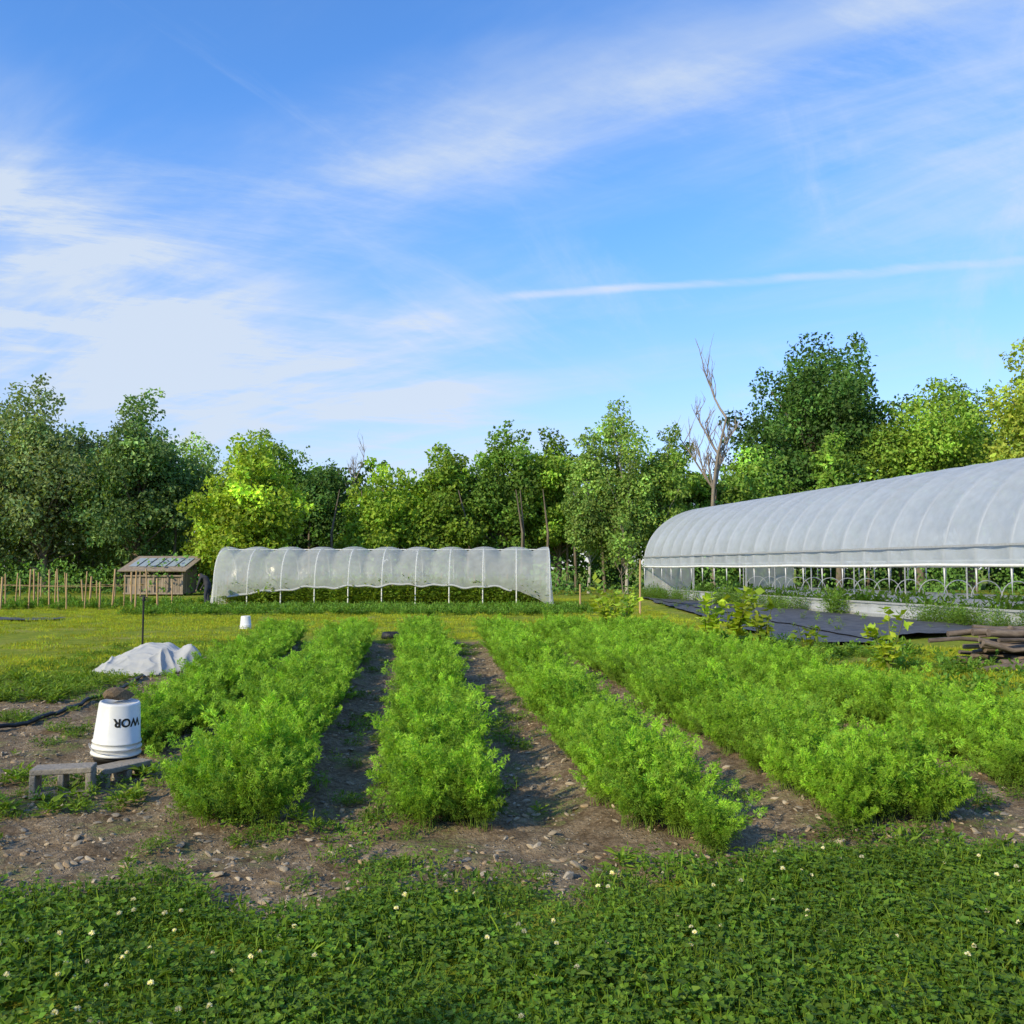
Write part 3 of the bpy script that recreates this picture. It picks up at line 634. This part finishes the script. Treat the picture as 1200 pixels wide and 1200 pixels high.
# ------------------------------------------------------------------ bucket
M_bucket=noisemat('white_plastic',(.58,.59,.60),(.72,.73,.74),3,.35,.05)
M_blk=noisemat('black_plastic',(.012,.012,.013),(.03,.03,.032),10,.5,.2)
M_conc=noisemat('concrete',(.20,.175,.145),(.36,.32,.27),30,.95,.6)
def lathe(mb,pr,n=40,mat=0):
    th=np.linspace(0,2*np.pi,n+1); pr=np.array(pr); Pg=np.stack([pr[:,0][:,None]*np.cos(th)[None],pr[:,0][:,None]*np.sin(th)[None],np.repeat(pr[:,1][:,None],n+1,1)],-1); mb.grid(Pg,mat)
def bucket(name,loc,s=1,tilt=(0,0,0),text=True):
    e=empty(name,loc); e.rotation_euler=tilt; e.scale=(s,s,s)
    mb=MB(); lathe(mb,[(.160,0),(.178,0),(.180,.012),(.174,.016),(.172,.05),(.180,.052),(.180,.062),(.170,.066),(.169,.09),(.175,.092),(.175,.10),(.167,.104),(.146,.375),(.140,.388),(.128,.392),(.125,.385),(0,.385)]); mb.obj('shell',[M_bucket],e)
    mb=MB(); a=np.linspace(rad(200),rad(340),18); mb.tube(np.stack([.19*np.cos(a),.19*np.sin(a),.075-.04*np.sin((a-a[0])/(a[-1]-a[0])*np.pi)],-1),.003,5); mb.obj('handle',[M_steel],e)
    if text:
        cu=bpy.data.curves.new('t','FONT'); cu.body='WOR'; cu.size=.085; cu.extrude=0; cu.offset=.003; cu.align_x='CENTER'; cu.resolution_u=6
        to=bpy.data.objects.new('t',cu); sc.collection.objects.link(to); bpy.context.view_layer.update()
        me=bpy.data.meshes.new_from_object(to.evaluated_get(bpy.context.evaluated_depsgraph_get())); bpy.data.objects.remove(to)
        import bmesh
        bm=bmesh.new(); bm.from_mesh(me); bmesh.ops.triangulate(bm,faces=bm.faces); bmesh.ops.subdivide_edges(bm,edges=bm.edges,cuts=2)
        for v in bm.verts:
            z=.285-v.co.y; r=.167-(.021)*(z-.104)/.271+.0015; a=rad(-40)-v.co.x/.155; v.co=(r*math.cos(a),r*math.sin(a),z)
        bm.to_mesh(me); bm.free(); me.materials.clear(); me.materials.append(M_blk); link(bpy.data.objects.new('lettering',me),e)
    return e
bucket('white_bucket',(-3.10,7.05,.16),1.03,(rad(2),rad(4),0))
bucket('white_bucket',(-7.1,23.8,.0),.85,(0,0,0),False)
pt=MB(); lathe(pt,[(0,0),(.135,0),(.138,.01),(.155,.12),(.16,.12),(.162,.155),(.15,.155),(.14,.02),(0,.02)]); pt.obj('black_pot',[M_blk],loc=(-3.10,7.05,0.0))
pt=MB(); lathe(pt,[(0,0),(.22,0),(.24,.02),(.21,.14),(.19,.15),(.17,.10),(.0,.08)]); pt.obj('black_pot',[M_blk],loc=(-2.75,20.4,0.0))
M_brown=noisemat('brown_stone',(.10,.07,.045),(.26,.19,.12),12,.95,.8)
def rock(name,loc,s,r=0):
    me=stones[r].data.copy(); me.materials.clear(); me.materials.append(M_brown)
    o=bpy.data.objects.new(name,me); o.location=loc; o.scale=(s,s*.9,s*1.6); o.rotation_euler=(.2,.1,r); return link(o)
rock('rock',(-3.08,7.05,.61),.10,1)
def cinder(loc,rz):
    mb=MB(); 
    for x_ in (-.18,0,.18): mb.box((x_,0,.1),(.04,.19,.12))
    mb.box((0,0,.02),(.4,.19,.04)); mb.box((0,0,.18),(.4,.19,.04))
    o=mb.obj('concrete_block',[M_conc],loc=loc); o.rotation_euler=(0,0,rz); bv=o.modifiers.new('b','BEVEL'); bv.width=.008; bv.segments=2
cinder((-3.18,6.4,0.0),rad(14)); cinder((-2.95,6.82,-.07),rad(60))
n=80; x=R.uniform(-3.9,-2.5,n); y=R.uniform(5.8,6.9,n); scatter('weeds',weeds,np.stack([x,y,gz(x,y)],-1),R.uniform(.4,1.1,n))

mb=MB(); P0=[(-6.5,7.2),(-5.6,8.0),(-4.95,8.8),(-4.9,9.8),(-5.05,10.8),(-5.15,12),(-5.5,13.4),(-6.1,14.6),(-6.35,15)]
P0=np.array(P0); t=np.linspace(0,len(P0)-1,90); px=np.interp(t,range(len(P0)),P0[:,0]); py=np.interp(t,range(len(P0)),P0[:,1])
ker=np.ones(7)/7; px[3:-3]=np.convolve(px,ker,'valid'); py[3:-3]=np.convolve(py,ker,'valid')
mb.tube(np.stack([px,py,gz(px,py)+.04],-1),.024,6); mb.obj('garden_hose',[M_blk])
sp_=MB(); sp_.tube([[0,0,0],[0,0,1.05]],.016,6); sp_.tube([[0,0,1.05],[0,0,1.08],[0,0,1.13]],[.03,.035,.012],8); sp_.tube([[-.07,0,1.12],[0,0,1.14],[.06,0,1.1]],.012,5); sp_.tube([[0,0,.02],[.15,.1,.02]],.02,6); sp_.obj('sprinkler_riser',[M_blk],loc=(-6.2,15.0,0))
# draped row cover: sloping sheet rising to a crumpled bundle on the right
mb=MB(); u=np.linspace(-1,1,170); U,V=np.meshgrid(u,u,indexing='ij')
an=np.arctan2(V,U); rim=1-.35*(fbm(np.cos(an)*2+5,np.sin(an)*2+5,3)-.3); rr=np.sqrt(U**2+V**2)/rim
env=np.clip(1-rr**3.5,0,1)**.5
H=env*(.10+.36*sstep(-1.05,.15,U)*(1-.55*sstep(.30,.62,U))*np.exp(-(V/.8)**2)+.27*np.exp(-(((U-.72)/.20)**2+((V+.15)/.30)**2)))
for (a_,b_,f_,s_w,amp,sd_) in ((1.0,.35,1.6,.10,.075,15),(-.3,1.0,2.0,.12,.055,25),(.8,-.7,3.2,.14,.035,35),(.5,.9,5.5,.2,.018,45)):
    q=np.abs(fbm((U*a_+V*b_)*f_*1.4+3,(V*a_-U*b_)*f_*.45+8,sd_,2)-.5)*2; H+=amp*(np.exp(-(q/s_w)**1.2)-.3)*env
Pg=np.stack([U*.98,V*.75,H],-1); mb.grid(Pg); o=mb.obj('row_cover_heap',[M_rowc],loc=(-5.65,13.9,0.0))
import bmesh
bm=bmesh.new(); bm.from_mesh(o.data); bmesh.ops.delete(bm,geom=[v for v in bm.verts if v.co.z<.003],context='VERTS'); bm.to_mesh(o.data); bm.free()
n=330; x=R.uniform(-7.1,-5.4,n); y=R.uniform(10.6,13.0,n); scatter('seedling_bed',weeds,np.stack([x,y,gz(x,y)],-1),R.uniform(.7,1.3,n))

def sapling(name,x,y,h,seed,nl=60,L_=.16,col=(.31,.44,.04)):
    global R
    R0=R; R=np.random.default_rng(seed); mb=MB(); ns=6
    for k in range(ns):
        az=R.uniform(0,6.28); ln=h*R.uniform(.6,1.0); t=np.linspace(0,1,8)[:,None]; hd=np.array([math.cos(az),math.sin(az),0])
        Pt=hd*(t**1.3)*ln*R.uniform(.15,.5)+np.array([0,0,1.])*t*ln; mb.tube(Pt,np.linspace(.012,.004,8),5,0,(.18,.2,.06),cap=False)
        m_=nl//ns; tt=R.uniform(.25,1,m_); pp=np.stack([np.interp(tt,t[:,0],Pt[:,j]) for j in range(3)],-1)
        d=unit(R.normal(0,1,(m_,3))*[1,1,.4]+[0,0,.15]); 
        Lf=R.uniform(.6,1.1,m_)*L_; leaves(mb,pp+d*.03,d,np.array([[0,0,1.]])+R.normal(0,.4,(m_,3)),Lf,Lf*.72,varcol(col,m_,.25),bend=-.06)
    o=mb.obj(name,[M_crop],loc=(x,y,0)); R=R0
for q in [(2.15,20.8,1.35,1,150,.23),(2.7,21.5,1.2,2,130,.22),(2.4,19.9,1.1,8,110,.2),(4.35,17.6,1.5,3,180,.25),(3.9,17.9,1.15,4,120,.23),(4.75,16.9,1.0,5,90,.22),(5.75,13.6,1.0,6,130,.19),(5.0,15.2,.65,7,70,.18)]: sapling('broadleaf_sapling',*q)
tree('young_tree',4.3,33.5,3.6,1.7,(.18,.3,.06),901,nl=900,ls=.13,base=.35,trunk_r=.035,K=14)
mb=MB(); mb.tube([[0,0,0],[.02,0,1.9]],[.04,.035],6); mb.obj('wooden_post',[M_stake],loc=(4.45,31,0))
mb=MB(); mb.tube([[0,0,0],[.0,0,1.0]],[.04,.035],6); mb.obj('wooden_post',[M_stake],loc=(2.6,34,0))

mb=MB()
for layer in range(6):
    for i in range(9-layer):
        ln=R.uniform(1.4,3.6); r=R.uniform(.03,.075); cx_=9.0+R.normal(0,.35); cy_=14.6+(i-(8-layer)/2)*.17; z_=.06+layer*.10
        a=R.normal(rad(4),.12); t=np.linspace(-.5,.5,8)
        pts=np.stack([cx_+t*ln*math.cos(a),cy_+t*ln*math.sin(a)+R.normal(0,.015,8),z_+R.normal(0,.018,8)+t*R.normal(0,.13)],-1); tcol=R.uniform(.55,1.3)
        mb.tube(pts,r*np.linspace(1,.6,8),7,0,(tcol,tcol*.97,tcol*.95))
mb.obj('log_pile',[noisemat('log_bark',(.08,.06,.048),(.24,.195,.16),14,.9,.7,(.3,1,1),attr=True)])

def person(loc,rz):
    J=[(0,0,.86),(.05,0,1.02),(.17,0,1.17),(.27,0,1.26),(.33,0,1.31),(.42,0,1.33),(.45,0,1.36),
       (.25,.17,1.18),(.33,.20,.95),(.43,.16,.74),(.47,.15,.66),(.25,-.17,1.18),(.36,-.20,.96),(.47,-.16,.78),(.51,-.15,.70),
       (-.01,.1,.82),(.04,.12,.45),(-.02,.13,.08),(.12,.15,.04),(-.01,-.1,.82),(.10,-.12,.46),(.04,-.13,.08),(.18,-.15,.04)]
    Rr=[.15,.13,.15,.14,.055,.10,.07,.07,.045,.035,.03,.07,.045,.035,.03,.10,.065,.045,.04,.10,.065,.045,.04]
    E=[(0,1),(1,2),(2,3),(3,4),(4,5),(5,6),(3,7),(7,8),(8,9),(9,10),(3,11),(11,12),(12,13),(13,14),(0,15),(15,16),(16,17),(17,18),(0,19),(19,20),(20,21),(21,22)]
    me=bpy.data.meshes.new('p'); me.from_pydata(J,E,[]); o=bpy.data.objects.new('p',me); sc.collection.objects.link(o)
    o.modifiers.new('s','SKIN'); 
    for i,r in enumerate(Rr): me.skin_vertices[0].data[i].radius=(r,r)
    me.skin_vertices[0].data[0].use_root=True
    ss_=o.modifiers.new('ss','SUBSURF'); ss_.levels=2; ss_.render_levels=2; bpy.context.view_layer.update()
    m2=bpy.data.meshes.new_from_object(o.evaluated_get(bpy.context.evaluated_depsgraph_get())); bpy.data.objects.remove(o)
    def sm_(nm,c): return noisemat(nm,c,tuple(k*1.5 for k in c),9,.9,.1)
    for m_ in (sm_('jacket',(.03,.03,.035)),sm_('trousers',(.03,.033,.045)),sm_('skin',(.35,.2,.14)),sm_('hair',(.03,.02,.015))): m2.materials.append(m_)
    for p_ in m2.polygons:
        c=p_.center; p_.use_smooth=True
        p_.material_index=1 if c.z<.9 and c.x<.3 else 0
        if c.x>.36 and c.z>1.2: p_.material_index=3 if c.z>1.36 or c.x<.40 else 2
        if c.x>.44 and c.z<.74: p_.material_index=2
    q=bpy.data.objects.new('person',m2); q.location=loc; q.rotation_euler=(0,0,rz); link(q)
person((-12.35,36.2,0),rad(160))

sc.view_settings.view_transform='Standard'; sc.view_settings.look='None'; sc.view_settings.exposure=0
